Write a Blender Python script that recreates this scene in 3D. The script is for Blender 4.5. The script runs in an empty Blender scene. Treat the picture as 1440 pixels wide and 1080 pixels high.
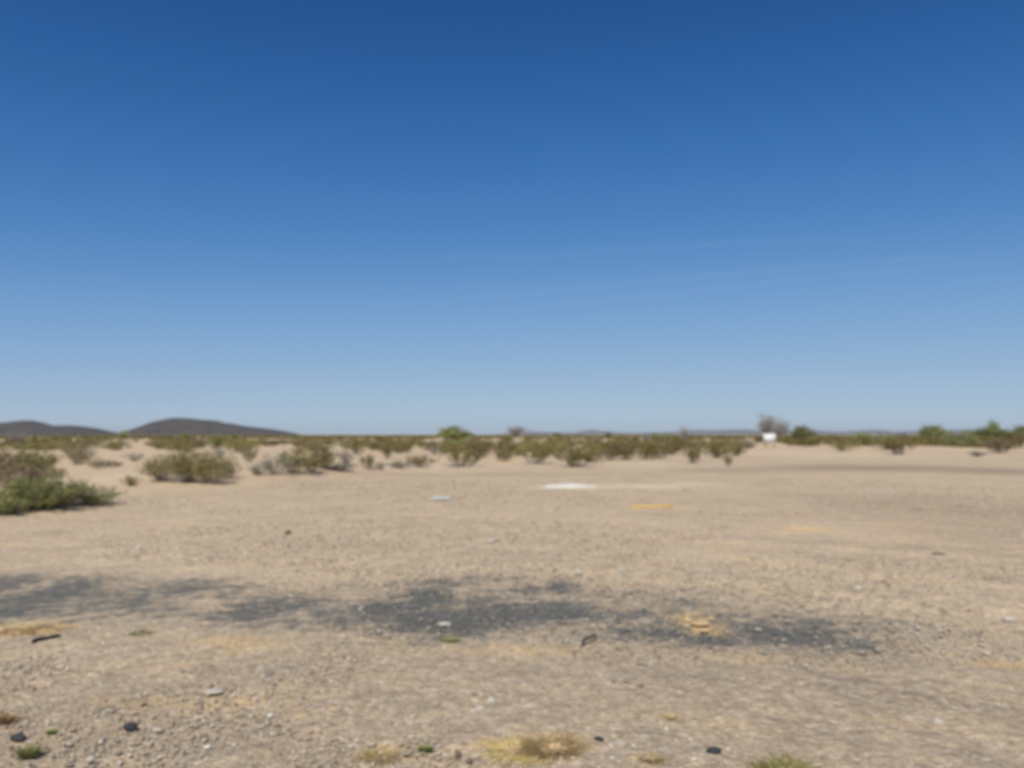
import bpy, math, random
import numpy as np
from mathutils import Vector

# ------------------------------------------------------------------ camera, sky, sun, exposure
S = bpy.context.scene
C = S.collection
F = 1120.0                      # focal length in photo pixels (28 mm on 36 mm, photo 1440 wide)
H = 1.8                         # eye height above the clearing
PITCH = math.atan(71.0 / F)
cam_d = bpy.data.cameras.new('camera')
cam = bpy.data.objects.new('camera', cam_d); C.objects.link(cam)
cam.location = (0, 0, H)
cam.rotation_euler = (math.pi / 2 + PITCH, 0, 0)
cam_d.lens = 28.0; cam_d.sensor_width = 36.0
cam_d.clip_start = 0.05; cam_d.clip_end = 90000
cam_d.dof.use_dof = True        # the photo is focused far too close: everything is soft
cam_d.dof.focus_distance = 1.0
cam_d.dof.aperture_fstop = 4.4
S.camera = cam

SUN_EL = math.radians(51); SUN_AZ = math.radians(194)   # azimuth measured clockwise from +Y
w = bpy.data.worlds.new('World'); S.world = w; w.use_nodes = True
nt = w.node_tree; nt.nodes.clear()
out = nt.nodes.new('ShaderNodeOutputWorld'); bg = nt.nodes.new('ShaderNodeBackground')
sky = nt.nodes.new('ShaderNodeTexSky'); sky.sky_type = 'NISHITA'; sky.sun_disc = False
sky.sun_elevation = SUN_EL; sky.sun_rotation = SUN_AZ
sky.altitude = 0; sky.air_density = 0.6; sky.dust_density = 0.0; sky.ozone_density = 8.0
# the camera's own colour response to a clear sky: a tone curve per channel on the sky radiance
def vscale(k, src):
    m = nt.nodes.new('ShaderNodeVectorMath'); m.operation = 'SCALE'; m.inputs['Scale'].default_value = k
    nt.links.new(src, m.inputs[0]); return m.outputs[0]
cv = nt.nodes.new('ShaderNodeRGBCurve'); cv.mapping.extend = 'HORIZONTAL'; cv.mapping.use_clip = False
for ch, pts in enumerate([[(0, 0), (.047, .018), (.059, .030), (.085, .067), (.158, .188), (.25, .285), (.336, .342), (.536, .43), (1, .5)],
                          [(0, 0), (.097, .087), (.121, .125), (.174, .202), (.312, .356), (.45, .44), (.571, .491), (.752, .555), (1, .58)],
                          [(0, 0), (.225, .27), (.28, .352), (.387, .479), (.50, .56), (.611, .617), (.851, .66), (1, .68)]]):
    c_ = cv.mapping.curves[ch]; c_.points[0].location = pts[0]; c_.points[1].location = pts[-1]
    for p_ in pts[1:-1]: c_.points.new(*p_)
cv.mapping.update()
nt.links.new(vscale(.1, sky.outputs[0]), cv.inputs['Color']); nt.links.new(vscale(10, cv.outputs[0]), bg.inputs['Color'])
bg.inputs['Strength'].default_value = 0.10
nt.links.new(bg.outputs[0], out.inputs[0])
sd = bpy.data.lights.new('sun', 'SUN'); sun = bpy.data.objects.new('sun', sd); C.objects.link(sun)
sd.energy = 3.9; sd.angle = math.radians(0.5); sd.color = (1.0, 0.95, 0.85)
sv = Vector((math.sin(SUN_AZ) * math.cos(SUN_EL), math.cos(SUN_AZ) * math.cos(SUN_EL), math.sin(SUN_EL)))
sun.rotation_euler = sv.to_track_quat('Z', 'Y').to_euler(); sun.location = (0, 0, 500)
S.view_settings.view_transform = 'Standard'; S.view_settings.look = 'None'
S.view_settings.exposure = 0.0; S.view_settings.gamma = 1.0
S.render.engine = 'CYCLES'
S.cycles.use_denoising = True
S.cycles.max_bounces = 6; S.cycles.diffuse_bounces = 3; S.cycles.volume_bounces = 0
S.cycles.transparent_max_bounces = 12

rng = np.random.default_rng(7)
random.seed(7)

# ------------------------------------------------------------------ helpers
def px_dir(x, y):
    dx, dz = (x - 720) / F, (540 - y) / F
    c, s = math.cos(PITCH), math.sin(PITCH)
    v = np.array([dx, c - dz * s, s + dz * c])
    return v
_n = rng.normal(size=(24, 4))
def undul(X, Y):
    """gentle relief of the bush plain, grows beyond the cleared lot"""
    z = np.zeros_like(X)
    for k in range(24):
        L = [7, 11, 17, 26, 40, 60][k % 6]
        a = _n[k, 0] * 3.1
        z += L * 0.0022 * np.sin((X * math.cos(a) + Y * math.sin(a)) * 6.283 / L + _n[k, 1] * 5)
    return z
EDGE = np.array([(-60, 12), (-14, 18), (-9, 25), (-8, 31), (-6, 38), (-1, 46), (6, 50), (14, 60), (30, 75), (52, 84), (120, 100)], float)
def edge_y(X): return np.interp(X, EDGE[:, 0], EDGE[:, 1])
def height(X, Y):
    X = np.asarray(X, float); Y = np.asarray(Y, float)
    d = Y - edge_y(X)
    t = np.clip(d / 12.0, 0, 1); t = t * t * (3 - 2 * t)
    far = np.clip(1 - (np.hypot(X, Y) - 300) / 600, 0.15, 1)
    z = undul(X, Y) * t * far * 0.9
    z = z + 0.07 * np.exp(-((d + 1.5) / 1.8) ** 2) * (Y > 0)          # low graded berm at the edge of the lot
    z = z - 0.04 * np.exp(-((d + 6) / 2.5) ** 2) * (Y > 0)
    z = z + 0.012 * np.sin(X * 2.1 + Y * 1.3) * np.sin(Y * 1.7 - X * .6) * (1 - t)   # lumps of the lot
    z = z + 0.02 * np.sin(X * .5 + 1) * np.sin(Y * .37) * (1 - t)
    return z
def ground_at(x, y):
    """where the sight line through photo pixel (x, y) meets the ground"""
    d = px_dir(x, y)
    t = 3.0; z = 0
    if d[2] > -0.0004: d[2] = -0.0004
    t = -H / d[2]
    for _ in range(12):
        hgt = float(height(d[0] * t, d[1] * t)); t2 = (hgt - H) / d[2]; t = 0.5 * t + 0.5 * t2
    return Vector((d[0] * t, d[1] * t, float(height(d[0] * t, d[1] * t))))

def tag(o, label=None, cat=None, group=None, kind=None):
    if label: o['label'] = label
    if cat: o['category'] = cat
    if group: o['group'] = group
    if kind: o['kind'] = kind
    return o
def mesh_np(name, V, Fc, attrs=None, smooth=False):
    """V (n,3), Fc (m,k) faces all of k corners; attrs: {name: per-vertex float}"""
    V = np.asarray(V, np.float32); Fc = np.asarray(Fc, np.int32)
    me = bpy.data.meshes.new(name)
    me.vertices.add(len(V)); me.vertices.foreach_set('co', V.ravel())
    k = Fc.shape[1]
    me.loops.add(Fc.size); me.loops.foreach_set('vertex_index', Fc.ravel())
    me.polygons.add(len(Fc))
    me.polygons.foreach_set('loop_start', np.arange(0, Fc.size, k, dtype=np.int32))
    me.polygons.foreach_set('loop_total', np.full(len(Fc), k, np.int32))
    if smooth: me.polygons.foreach_set('use_smooth', np.ones(len(Fc), bool))
    me.update(calc_edges=True)
    for a, val in (attrs or {}).items():
        at = me.attributes.new(a, 'FLOAT', 'POINT'); at.data.foreach_set('value', np.asarray(val, np.float32))
    return me
def link(name, me, mat=None, parent=None, loc=(0, 0, 0)):
    o = bpy.data.objects.new(name, me); C.objects.link(o)
    if mat is not None and not me.materials: me.materials.append(mat)
    o.parent = parent; o.location = loc
    return o
def empty(name, loc=(0, 0, 0), rz=0):
    o = bpy.data.objects.new(name, None); C.objects.link(o)
    o.empty_display_size = 0.2; o.location = loc; o.rotation_euler = (0, 0, rz)
    return o

# ------------------------------------------------------------------ materials
class MT:
    def __init__(s, name):
        s.m = bpy.data.materials.new(name); s.m.use_nodes = True; s.t = s.m.node_tree
        s.b = s.t.nodes['Principled BSDF']; s.b.inputs['Roughness'].default_value = 0.9
        s.b.inputs['Specular IOR Level'].default_value = 0.15
        s.out = s.t.nodes['Material Output']
    def n(s, ty, **kw):
        nd = s.t.nodes.new(ty)
        for k, v in kw.items(): setattr(nd, k, v)
        return nd
    def l(s, a, b): s.t.links.new(a, b)
    def obj(s): return s.n('ShaderNodeTexCoord').outputs['Object']
    def noise(s, scale, detail=4, rough=.6, vec=None, stretch=None):
        nd = s.n('ShaderNodeTexNoise'); nd.inputs['Scale'].default_value = scale
        nd.inputs['Detail'].default_value = detail; nd.inputs['Roughness'].default_value = rough
        v = vec or s.obj()
        if stretch:
            mp = s.n('ShaderNodeMapping'); mp.inputs['Scale'].default_value = stretch; s.l(v, mp.inputs[0]); v = mp.outputs[0]
        s.l(v, nd.inputs['Vector']); return nd.outputs['Fac']
    def ramp(s, fac, stops):
        r = s.n('ShaderNodeValToRGB'); e = r.color_ramp.elements
        while len(e) < len(stops): e.new(0.5)
        for i, (p, c) in enumerate(stops):
            e[i].position = p; e[i].color = (c[0], c[1], c[2], 1) if hasattr(c, '__len__') else (c, c, c, 1)
        s.l(fac, r.inputs[0]); return r.outputs[0]
    def mix(s, fac, a, b, mode='MIX'):
        m = s.n('ShaderNodeMix', data_type='RGBA', blend_type=mode)
        for sock, v in ((m.inputs[0], fac), (m.inputs[6], a), (m.inputs[7], b)):
            if isinstance(v, (int, float)): sock.default_value = v
            elif isinstance(v, tuple): sock.default_value = (*v, 1)
            else: s.l(v, sock)
        return m.outputs[2]
    def math(s, op, a, b=0.0, clamp=False):
        m = s.n('ShaderNodeMath', operation=op, use_clamp=clamp)
        for sock, v in zip(m.inputs, (a, b)):
            if isinstance(v, (int, float)): sock.default_value = v
            else: s.l(v, sock)
        return m.outputs[0]
    def attr(s, name): return s.n('ShaderNodeAttribute', attribute_name=name).outputs['Fac']
    def bump(s, hgt, strength=.4, dist=.02):
        b = s.n('ShaderNodeBump'); b.inputs['Strength'].default_value = strength; b.inputs['Distance'].default_value = dist
        s.l(hgt, b.inputs['Height']); s.l(b.outputs[0], s.b.inputs['Normal'])
    def base(s, c): s.l(c, s.b.inputs['Base Color']) if not isinstance(c, tuple) else setattr(s.b.inputs['Base Color'], 'default_value', (*c, 1))

def foliage_mat(name, dark, light, dry, transl=0.3):
    M = MT(name)
    tone = M.attr('tone')
    ri = M.n('ShaderNodeObjectInfo').outputs['Random']
    c = M.ramp(tone, [(0.0, dark), (0.62, light), (1.0, dry)])
    h = M.n('ShaderNodeHueSaturation'); M.l(c, h.inputs['Color'])
    M.l(M.math('ADD', M.math('MULTIPLY', ri, .5), .75), h.inputs['Value'])
    M.l(M.math('ADD', M.math('MULTIPLY', ri, .03), .485), h.inputs['Hue'])
    M.base(h.outputs[0])
    tr = M.n('ShaderNodeBsdfTranslucent'); M.l(h.outputs[0], tr.inputs[0])
    mx = M.n('ShaderNodeMixShader'); mx.inputs[0].default_value = transl
    M.l(M.b.outputs[0], mx.inputs[1]); M.l(tr.outputs[0], mx.inputs[2]); M.l(mx.outputs[0], M.out.inputs[0])
    return M.m
OLIVE = foliage_mat('creosote_leaves', (.17, .14, .045), (.325, .27, .09), (.48, .39, .20))
BROWN = foliage_mat('dry_leaves', (.22, .175, .08), (.36, .29, .15), (.46, .38, .24))
GREEN = foliage_mat('green_leaves', (.17, .19, .055), (.36, .38, .13), (.55, .51, .28))
BRIGHT = foliage_mat('bright_green_leaves', (.25, .26, .10), (.40, .41, .17), (.50, .50, .25), .45)
SAGE = foliage_mat('grey_leaves', (.24, .24, .18), (.36, .36, .28), (.46, .44, .36))
def plain(name, a, b, scale=8, bump=.3, bs=30):
    M = MT(name); M.base(M.ramp(M.noise(scale, 5), [(.3, a), (.7, b)])); M.bump(M.noise(bs, 4), bump, .02); return M.m
TREEG = foliage_mat('tree_leaves', (.30, .32, .15), (.47, .49, .24), (.56, .55, .32), .5)
WOOD = plain('grey_twigs', (.22, .19, .15), (.38, .33, .28))
PALEWOOD = plain('bleached_twigs', (.30, .26, .22), (.44, .40, .35))

# ------------------------------------------------------------------ ground sheet
def blob_world(px, py, rx, ry):
    p = ground_at(px, py); d = p.y
    return p.x, p.y, rx * d / F, ry * d * d / (H * F)
def blobs(X, Y, lst):
    m = np.zeros_like(X)
    for px, py, rx, ry, wgt in lst:
        x, y, ax, ay = blob_world(px, py, rx, ry)
        # sheared a little so that the streaks run down to the right as on the lot
        q = ((X - x) / ax) ** 2 + ((Y - y) / ay) ** 2
        m = np.maximum(m, wgt * np.exp(-q * 0.9))
    return m
rr = np.concatenate([[0.4, 1.0, 1.8, 2.5], 3.0 * np.exp(np.arange(0, 205) * 0.0125)])
rr = np.concatenate([rr, rr[-1] * np.exp(np.arange(1, 150) * 0.0415)])
front = np.radians(np.arange(-44, 44.01, 0.22)); side = np.radians(np.arange(48, 312, 4.0))
th = np.concatenate([front, side])
R, T = np.meshgrid(rr, th, indexing='ij')
GX, GY = R * np.sin(T), R * np.cos(T)
GZ = height(GX, GY)
micro = np.zeros_like(GX)
for k in range(14):
    L = 0.25 * 1.35 ** k; a = rng.uniform(0, 6.28); 
    micro += 0.006 * L ** .8 * np.sin((GX * math.cos(a) + GY * math.sin(a)) * 6.283 / L + rng.uniform(0, 6.28) + 1.5 * np.sin(GX / L * 1.3 + k))
GZ = GZ + np.clip(micro, -.03, .03) * np.exp(-R / 60) * .6
dE = GY - edge_y(GX)
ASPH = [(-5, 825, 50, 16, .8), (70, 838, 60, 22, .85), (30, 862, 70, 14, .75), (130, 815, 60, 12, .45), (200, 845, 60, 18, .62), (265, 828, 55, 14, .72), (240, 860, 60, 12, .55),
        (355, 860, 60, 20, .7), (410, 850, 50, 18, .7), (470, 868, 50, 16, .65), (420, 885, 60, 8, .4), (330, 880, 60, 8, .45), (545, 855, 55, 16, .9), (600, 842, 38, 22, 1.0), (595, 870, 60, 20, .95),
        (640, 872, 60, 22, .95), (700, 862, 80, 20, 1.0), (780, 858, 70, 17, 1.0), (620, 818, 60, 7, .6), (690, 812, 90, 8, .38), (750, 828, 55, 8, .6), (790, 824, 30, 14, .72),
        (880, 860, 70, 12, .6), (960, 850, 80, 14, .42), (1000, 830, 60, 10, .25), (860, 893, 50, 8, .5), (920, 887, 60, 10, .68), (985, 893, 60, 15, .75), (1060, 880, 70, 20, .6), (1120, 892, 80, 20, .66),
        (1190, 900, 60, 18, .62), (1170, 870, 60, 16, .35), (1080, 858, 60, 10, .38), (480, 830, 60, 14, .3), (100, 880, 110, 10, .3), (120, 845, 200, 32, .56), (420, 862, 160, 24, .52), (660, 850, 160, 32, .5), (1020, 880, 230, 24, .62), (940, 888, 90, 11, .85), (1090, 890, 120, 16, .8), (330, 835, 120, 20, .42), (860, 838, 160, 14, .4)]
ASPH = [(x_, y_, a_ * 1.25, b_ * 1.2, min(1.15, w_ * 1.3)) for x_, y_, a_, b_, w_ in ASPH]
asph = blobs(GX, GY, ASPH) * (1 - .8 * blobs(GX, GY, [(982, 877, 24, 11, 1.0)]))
PALE = [(800, 684, 45, 5, 1.0), (900, 684, 90, 4, .7), (980, 681, 60, 4, .55), (730, 698, 40, 4, .3), (330, 715, 120, 12, .35), (1150, 740, 130, 6, .35), (690, 765, 40, 5, .3), (1240, 690, 160, 8, .3),
        (60, 690, 10, 3, .1), (200, 790, 200, 16, .3), (1000, 805, 160, 16, .3), (600, 655, 180, 5, .5), (900, 652, 130, 5, .45), (1180, 640, 180, 5, .5), (1330, 640, 120, 5, .4), (180, 668, 80, 12, .45)]
DARKE = [(1230, 658, 190, 5, .9), (1400, 662, 120, 6, .8), (1050, 662, 140, 3.5, .6), (700, 667, 300, 3, .45), (430, 676, 140, 5, .3), (350, 705, 80, 4, .25), (1180, 720, 120, 5, .35), (1350, 725, 120, 10, .45), (860, 715, 150, 4, .3), (1260, 705, 120, 4, .3),
         (1400, 740, 120, 9, .4), (1330, 715, 280, 40, .5), (1420, 760, 220, 36, .42), (1100, 765, 60, 4, .35), (1290, 772, 60, 3, .4), (60, 1030, 90, 30, .35), (300, 1050, 200, 18, .3), (620, 1020, 160, 8, .35), (720, 1066, 200, 12, .2), (560, 835, 60, 6, .2)]
STRAW = [(915, 713, 36, 3, .6), (1130, 745, 55, 4, .6), (1250, 738, 60, 3, .35), (1130, 728, 70, 3, .4), (40, 886, 58, 9, 1.2), (330, 905, 90, 14, .5), (250, 985, 220, 12, .4), (420, 1000, 180, 10, .3), (982, 877, 34, 15, 1.3), (700, 915, 260, 12, .4), (1060, 925, 120, 14, .35), (1410, 935, 70, 9, .6),
         (760, 1048, 90, 14, .6), (540, 1050, 40, 10, .45), (945, 1008, 18, 5, .5), (1010, 772, 30, 3, .45), (715, 648, 30, 4, .5), (560, 895, 60, 8, .3), (1300, 745, 60, 3, .4), (910, 1065, 30, 12, .4)]
pale = blobs(GX, GY, PALE); darke = blobs(GX, GY, DARKE); straw = blobs(GX, GY, STRAW)
coarse = np.clip((8.2 - GY - .05 * GX) / 2.2, 0, 1) * .9
plainz = np.clip(dE / 6 + .3, 0, 1)
n_r, n_t = len(rr), len(th)
idx = np.arange(n_r * n_t).reshape(n_r, n_t)
a = idx[:-1, :]; b = np.roll(idx, -1, 1)[:-1, :]; c2 = np.roll(idx, -1, 1)[1:, :]; d2 = idx[1:, :]
quads = np.stack([a.ravel(), d2.ravel(), c2.ravel(), b.ravel()], 1)
V = np.stack([GX.ravel(), GY.ravel(), GZ.ravel()], 1)
V = np.vstack([V, [[0, 0, float(height(0, 0))]]])
tri = np.array([[len(V) - 1, idx[0, (k + 1) % n_t], idx[0, k], idx[0, k]] for k in range(n_t)])
ext = lambda A: np.append(A.ravel(), 0)
me = bpy.data.meshes.new('ground')
allf = quads
me = mesh_np('ground', V, allf, {'asphalt': ext(asph), 'pale': ext(pale), 'darkearth': ext(darke), 'straw': ext(straw), 'plain': ext(plainz), 'coarse': ext(coarse)}, smooth=True)

G = MT('desert_ground')
co = G.obj()
n1 = G.noise(.35, 5, .6); n2 = G.noise(2.2, 5, .65, stretch=(.55, 1.2, 1)); n3 = G.noise(9, 5, .7); n4 = G.noise(34, 4, .7); n5 = G.noise(110, 3, .7)
base = G.ramp(n1, [(.33, (.40, .315, .205)), (.5, (.455, .36, .235)), (.68, (.51, .41, .265))])
base = G.mix(G.ramp(n2, [(.4, 0.0), (.72, .65)]), base, (.57, .46, .32))
base = G.mix(G.ramp(n2, [(.28, .6), (.46, 0.0)]), base, (.36, .28, .18))
base = G.mix(G.ramp(n3, [(.32, .55), (.5, 0.0)]), base, (.33, .26, .18))
base = G.mix(G.ramp(n3, [(.55, 0.0), (.75, .6)]), base, (.60, .50, .37))
vor = G.n('ShaderNodeTexVoronoi'); vor.inputs['Scale'].default_value = 26; G.l(co, vor.inputs['Vector'])
vc = G.ramp(G.n('ShaderNodeSeparateColor').outputs[0], [(0, 0), (1, 1)])
sep = G.n('ShaderNodeSeparateColor'); G.l(vor.outputs['Color'], sep.inputs[0])
grav = G.ramp(sep.outputs[0], [(0, (.31, .25, .18)), (.35, (.43, .345, .24)), (.75, (.50, .41, .29)), (.93, (.57, .49, .37)), (1.0, (.70, .64, .52))])
gm = G.math('MULTIPLY', G.ramp(n2, [(.3, .75), (.7, .35)]), G.math('SUBTRACT', 1.0, G.math('MULTIPLY', G.attr('plain'), .75)))
base = G.mix(gm, base, grav)
base = G.mix(G.ramp(n5, [(.3, .3), (.5, 0.0)]), base, (.22, .19, .15))
# bush plain: warmer, paler wash sand
base = G.mix(G.math('MULTIPLY', G.attr('plain'), .6), base, G.ramp(n2, [(.3, (.45, .345, .225)), (.7, (.57, .445, .295))]))
def masked(attr, lo, hi, k=.5):
    s = G.math('ADD', G.attr(attr), G.math('MULTIPLY', G.math('SUBTRACT', G.math('ADD', G.math('MULTIPLY', n3, .5), G.math('ADD', G.math('MULTIPLY', n2, .3), G.math('MULTIPLY', n4, .2))), .5), G.math('MULTIPLY', G.math('MINIMUM', G.math('MULTIPLY', G.attr(attr), 5.0), 1.0), k * 2.6)))
    mr = G.n('ShaderNodeMapRange', interpolation_type='SMOOTHSTEP'); G.l(s, mr.inputs[0])
    mr.inputs[1].default_value = lo; mr.inputs[2].default_value = hi
    return mr.outputs[0]
base = G.mix(G.math('MULTIPLY', masked('darkearth', .1, .8), .65), base, (.235, .185, .135))
base = G.mix(G.math('MULTIPLY', masked('pale', .1, .9, .4), .7), base, (.62, .54, .40))
base = G.mix(G.math('MULTIPLY', masked('straw', .1, .75), .75), base, (.66, .47, .21))
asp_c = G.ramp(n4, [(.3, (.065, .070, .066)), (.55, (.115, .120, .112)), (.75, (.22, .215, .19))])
def contrast(f, k): return G.math('ADD', G.math('MULTIPLY', G.math('SUBTRACT', f, .5), k), .5, True)
def rot_noise(scale, rz, st, detail=4, rough=.65):
    mp = G.n('ShaderNodeMapping'); mp.inputs['Rotation'].default_value = (0, 0, rz); G.l(co, mp.inputs[0])
    return G.noise(scale, detail, rough, vec=mp.outputs[0], stretch=st)
xr = G.n('ShaderNodeSeparateXYZ'); G.l(co, xr.inputs[0])
side_m = G.n('ShaderNodeMapRange', interpolation_type='SMOOTHSTEP'); G.l(xr.outputs[0], side_m.inputs[0]); side_m.inputs[1].default_value = -3; side_m.inputs[2].default_value = 3.5
def streaks(scale, st, detail=4, rough=.65):
    A_, B_ = rot_noise(scale, math.radians(-28), st, detail, rough), rot_noise(scale * 1.03, math.radians(33), st, detail, rough)
    return G.math('ADD', G.math('MULTIPLY', A_, G.math('SUBTRACT', 1.0, side_m.outputs[0])), G.math('MULTIPLY', B_, side_m.outputs[0]))
big = contrast(streaks(.8, (.3, 1.7, 1)), 3.2); mid = contrast(streaks(3.2, (.45, 1.5, 1), 5, .7), 3.0); fine = contrast(G.noise(13, 4, .75, stretch=(.8, 1.1, 1)), 2.9); grit = contrast(n4, 3.2)
near_f = G.math('SUBTRACT', 1.0, G.math('MULTIPLY', G.attr('plain'), .6))
base = G.mix(G.math('MULTIPLY', near_f, .5), base, G.ramp(big, [(0, (.80, .79, .80)), (.5, (1, 1, 1)), (1, (1.18, 1.13, 1.0))]), 'MULTIPLY')
base = G.mix(G.math('MULTIPLY', near_f, .75), base, G.ramp(mid, [(0, (.74, .73, .73)), (.5, (1, 1, 1)), (1, (1.22, 1.17, 1.05))]), 'MULTIPLY')
base = G.mix(G.math('MULTIPLY', near_f, .85), base, G.ramp(fine, [(0, (.66, .65, .67)), (.45, (.98, .98, .98)), (.8, (1.12, 1.10, 1.06)), (1, (1.5, 1.48, 1.42))]), 'MULTIPLY')
base = G.mix(G.math('MULTIPLY', near_f, .8), base, G.ramp(grit, [(0, (.70, .68, .68)), (.5, (1, 1, 1)), (1, (1.3, 1.28, 1.22))]), 'MULTIPLY')
base = G.mix(1.0, base, (1.25, 1.20, 1.17), 'MULTIPLY')
base = G.mix(G.math('MULTIPLY', G.attr('coarse'), .8), base, (.72, .73, .76), 'MULTIPLY')
brk = G.math('ADD', G.math('MULTIPLY', mid, .34), G.math('ADD', G.math('MULTIPLY', contrast(G.noise(6.5, 5, .7), 3.4), .30), G.math('ADD', G.math('MULTIPLY', fine, .22), G.math('MULTIPLY', grit, .14))))
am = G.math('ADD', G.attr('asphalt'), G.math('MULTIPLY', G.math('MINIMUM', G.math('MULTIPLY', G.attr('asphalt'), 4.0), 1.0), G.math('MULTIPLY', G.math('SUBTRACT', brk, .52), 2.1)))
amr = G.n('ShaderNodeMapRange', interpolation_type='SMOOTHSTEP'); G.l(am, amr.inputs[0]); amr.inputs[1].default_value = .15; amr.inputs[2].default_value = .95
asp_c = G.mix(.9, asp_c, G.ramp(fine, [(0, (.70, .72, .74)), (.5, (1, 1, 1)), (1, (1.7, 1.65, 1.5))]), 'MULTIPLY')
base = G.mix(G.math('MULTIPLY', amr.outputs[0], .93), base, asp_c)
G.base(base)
hsum = G.math('ADD', G.math('MULTIPLY', n3, .5), G.math('ADD', G.math('MULTIPLY', n4, .35), G.math('MULTIPLY', vor.outputs['Distance'], -.5)))
G.bump(hsum, .55, .035)
G.m.name = 'desert_ground'
gnd = link('ground', me, G.m); tag(gnd, kind='structure')

# ------------------------------------------------------------------ hills and far mountains
def ridge(name, pts, dist, depth, mat, z0=-6.0, rough=.05, cols=150, rows=26):
    """a real hill range: profile points (photo px, photo px height above the horizon) at a distance"""
    pts = np.array(pts, float)
    xs = np.linspace(pts[0, 0], pts[-1, 0], cols)
    from_px = (xs - 720) / F * dist
    hh = np.interp(xs, pts[:, 0], pts[:, 1])
    ker = np.exp(-np.linspace(-2, 2, 9) ** 2); hh = np.convolve(np.pad(hh, 4, mode='edge'), ker / ker.sum(), 'valid')
    Z = hh * dist / F + H
    v = np.linspace(-1, 1, rows)
    P = []
    for j, t in enumerate(v):
        prof = (1 - abs(t) ** 1.5) ** 1.15
        gul = 1 + rough * np.sin(xs * .9 + 6 * t) * (1 - prof) + rough * 1.6 * np.sin(xs * .35 + 2.5 * t) * (1 - prof)
        zz = z0 + (Z - z0) * prof * gul + (rng.normal(size=cols) * rough * .08 * np.maximum(Z, 1) * (1 - prof))
        P.append(np.stack([from_px * (1 + t * .02), np.full(cols, dist) + t * depth + 40 * np.sin(xs * .07), zz], 1))
    P = np.concatenate(P); id_ = np.arange(rows * cols).reshape(rows, cols)
    f = np.stack([id_[:-1, :-1].ravel(), id_[:-1, 1:].ravel(), id_[1:, 1:].ravel(), id_[1:, :-1].ravel()], 1)
    o = link(name, mesh_np(name, P, f, smooth=True), mat)
    return tag(o, kind='structure')
HM = MT('hill_rock')
HM.base(HM.mix(HM.ramp(HM.noise(.035, 6, .7), [(.4, 0.0), (.65, .55)]), HM.ramp(HM.noise(.012, 8, .7), [(.35, (.058, .050, .046)), (.65, (.115, .095, .082))]), (.165, .135, .095)))
HM.bump(HM.noise(.02, 8, .7), .9, 14)
FM = MT('far_mountain_rock'); FM.base(FM.ramp(FM.noise(.002, 6), [(.3, (.12, .10, .10)), (.7, (.20, .17, .15))]))
ridge('hill', [(-130, 0), (-90, 6), (-40, 10), (-8, 13), (10, 18), (28, 20.5), (48, 19.5), (62, 14.5), (74, 12.5), (98, 13), (112, 11), (130, 6.5), (150, 1.5), (170, -2)], 3000, 420, HM.m)
ridge('hill', [(176, -2), (194, 2.5), (210, 9), (225, 15), (236, 20), (252, 23.5), (266, 23), (280, 21), (300, 20), (314, 15.5), (328, 15.8), (345, 12), (372, 8.5), (392, 5.5), (408, 1.5), (425, -2)], 3300, 480, HM.m)
ridge('mountain_range', [(640, -3), (720, 2), (742, 5.5), (756, 4), (790, 2.5), (812, 3.5), (830, 7.5), (842, 5.5), (868, 3), (905, 2.5), (935, 3.5), (962, 5), (985, 7), (1000, 5.5), (1040, 7.5), (1062, 6), (1100, 5), (1150, 5.5), (1180, 4),
                         (1215, 6), (1228, 7), (1250, 4), (1300, 5.5), (1345, 7), (1385, 5), (1450, 5), (1540, 3), (1620, -3)], 16000, 1600, FM.m, z0=-20, rough=.03, cols=260, rows=16)

# ------------------------------------------------------------------ plants
def tube(path, rads, k=4):
    """tapered tube along path -> verts, quads"""
    path = np.asarray(path, float); n = len(path)
    vs = []; t = np.gradient(path, axis=0); t /= np.linalg.norm(t, axis=1, keepdims=True) + 1e-9
    for i in range(n):
        up = np.array([0, 0, 1.0]) if abs(t[i, 2]) < .9 else np.array([1.0, 0, 0])
        u = np.cross(t[i], up); u /= np.linalg.norm(u); v = np.cross(t[i], u)
        for j in range(k):
            an = 6.2832 * j / k; vs.append(path[i] + rads[i] * (math.cos(an) * u + math.sin(an) * v))
    f = [(i * k + j, i * k + (j + 1) % k, (i + 1) * k + (j + 1) % k, (i + 1) * k + j) for i in range(n - 1) for j in range(k)]
    return np.array(vs), np.array(f)
def join(parts):
    V, Fc, o = [], [], 0
    for v, f in parts: V.append(v); Fc.append(f + o); o += len(v)
    return np.concatenate(V), np.concatenate(Fc)
def leaves(P, size, r, tone, elong=1.6):
    n = len(P); d = r.normal(size=(n, 3)); d[:, 2] += .5; d /= np.linalg.norm(d, axis=1, keepdims=True)
    e = np.cross(d, r.normal(size=(n, 3))); e /= np.linalg.norm(e, axis=1, keepdims=True) + 1e-9
    s = size * r.uniform(.6, 1.5, (n, 1))
    a = P - e * s * .5; b = P + d * s * elong * .5 + 0 * e; c = P + e * s * .5; dd = P - d * s * elong * .5
    V = np.stack([a, b, c, dd], 1).reshape(-1, 3)
    return V, np.arange(4 * n).reshape(n, 4), np.repeat(tone, 4)
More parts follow.
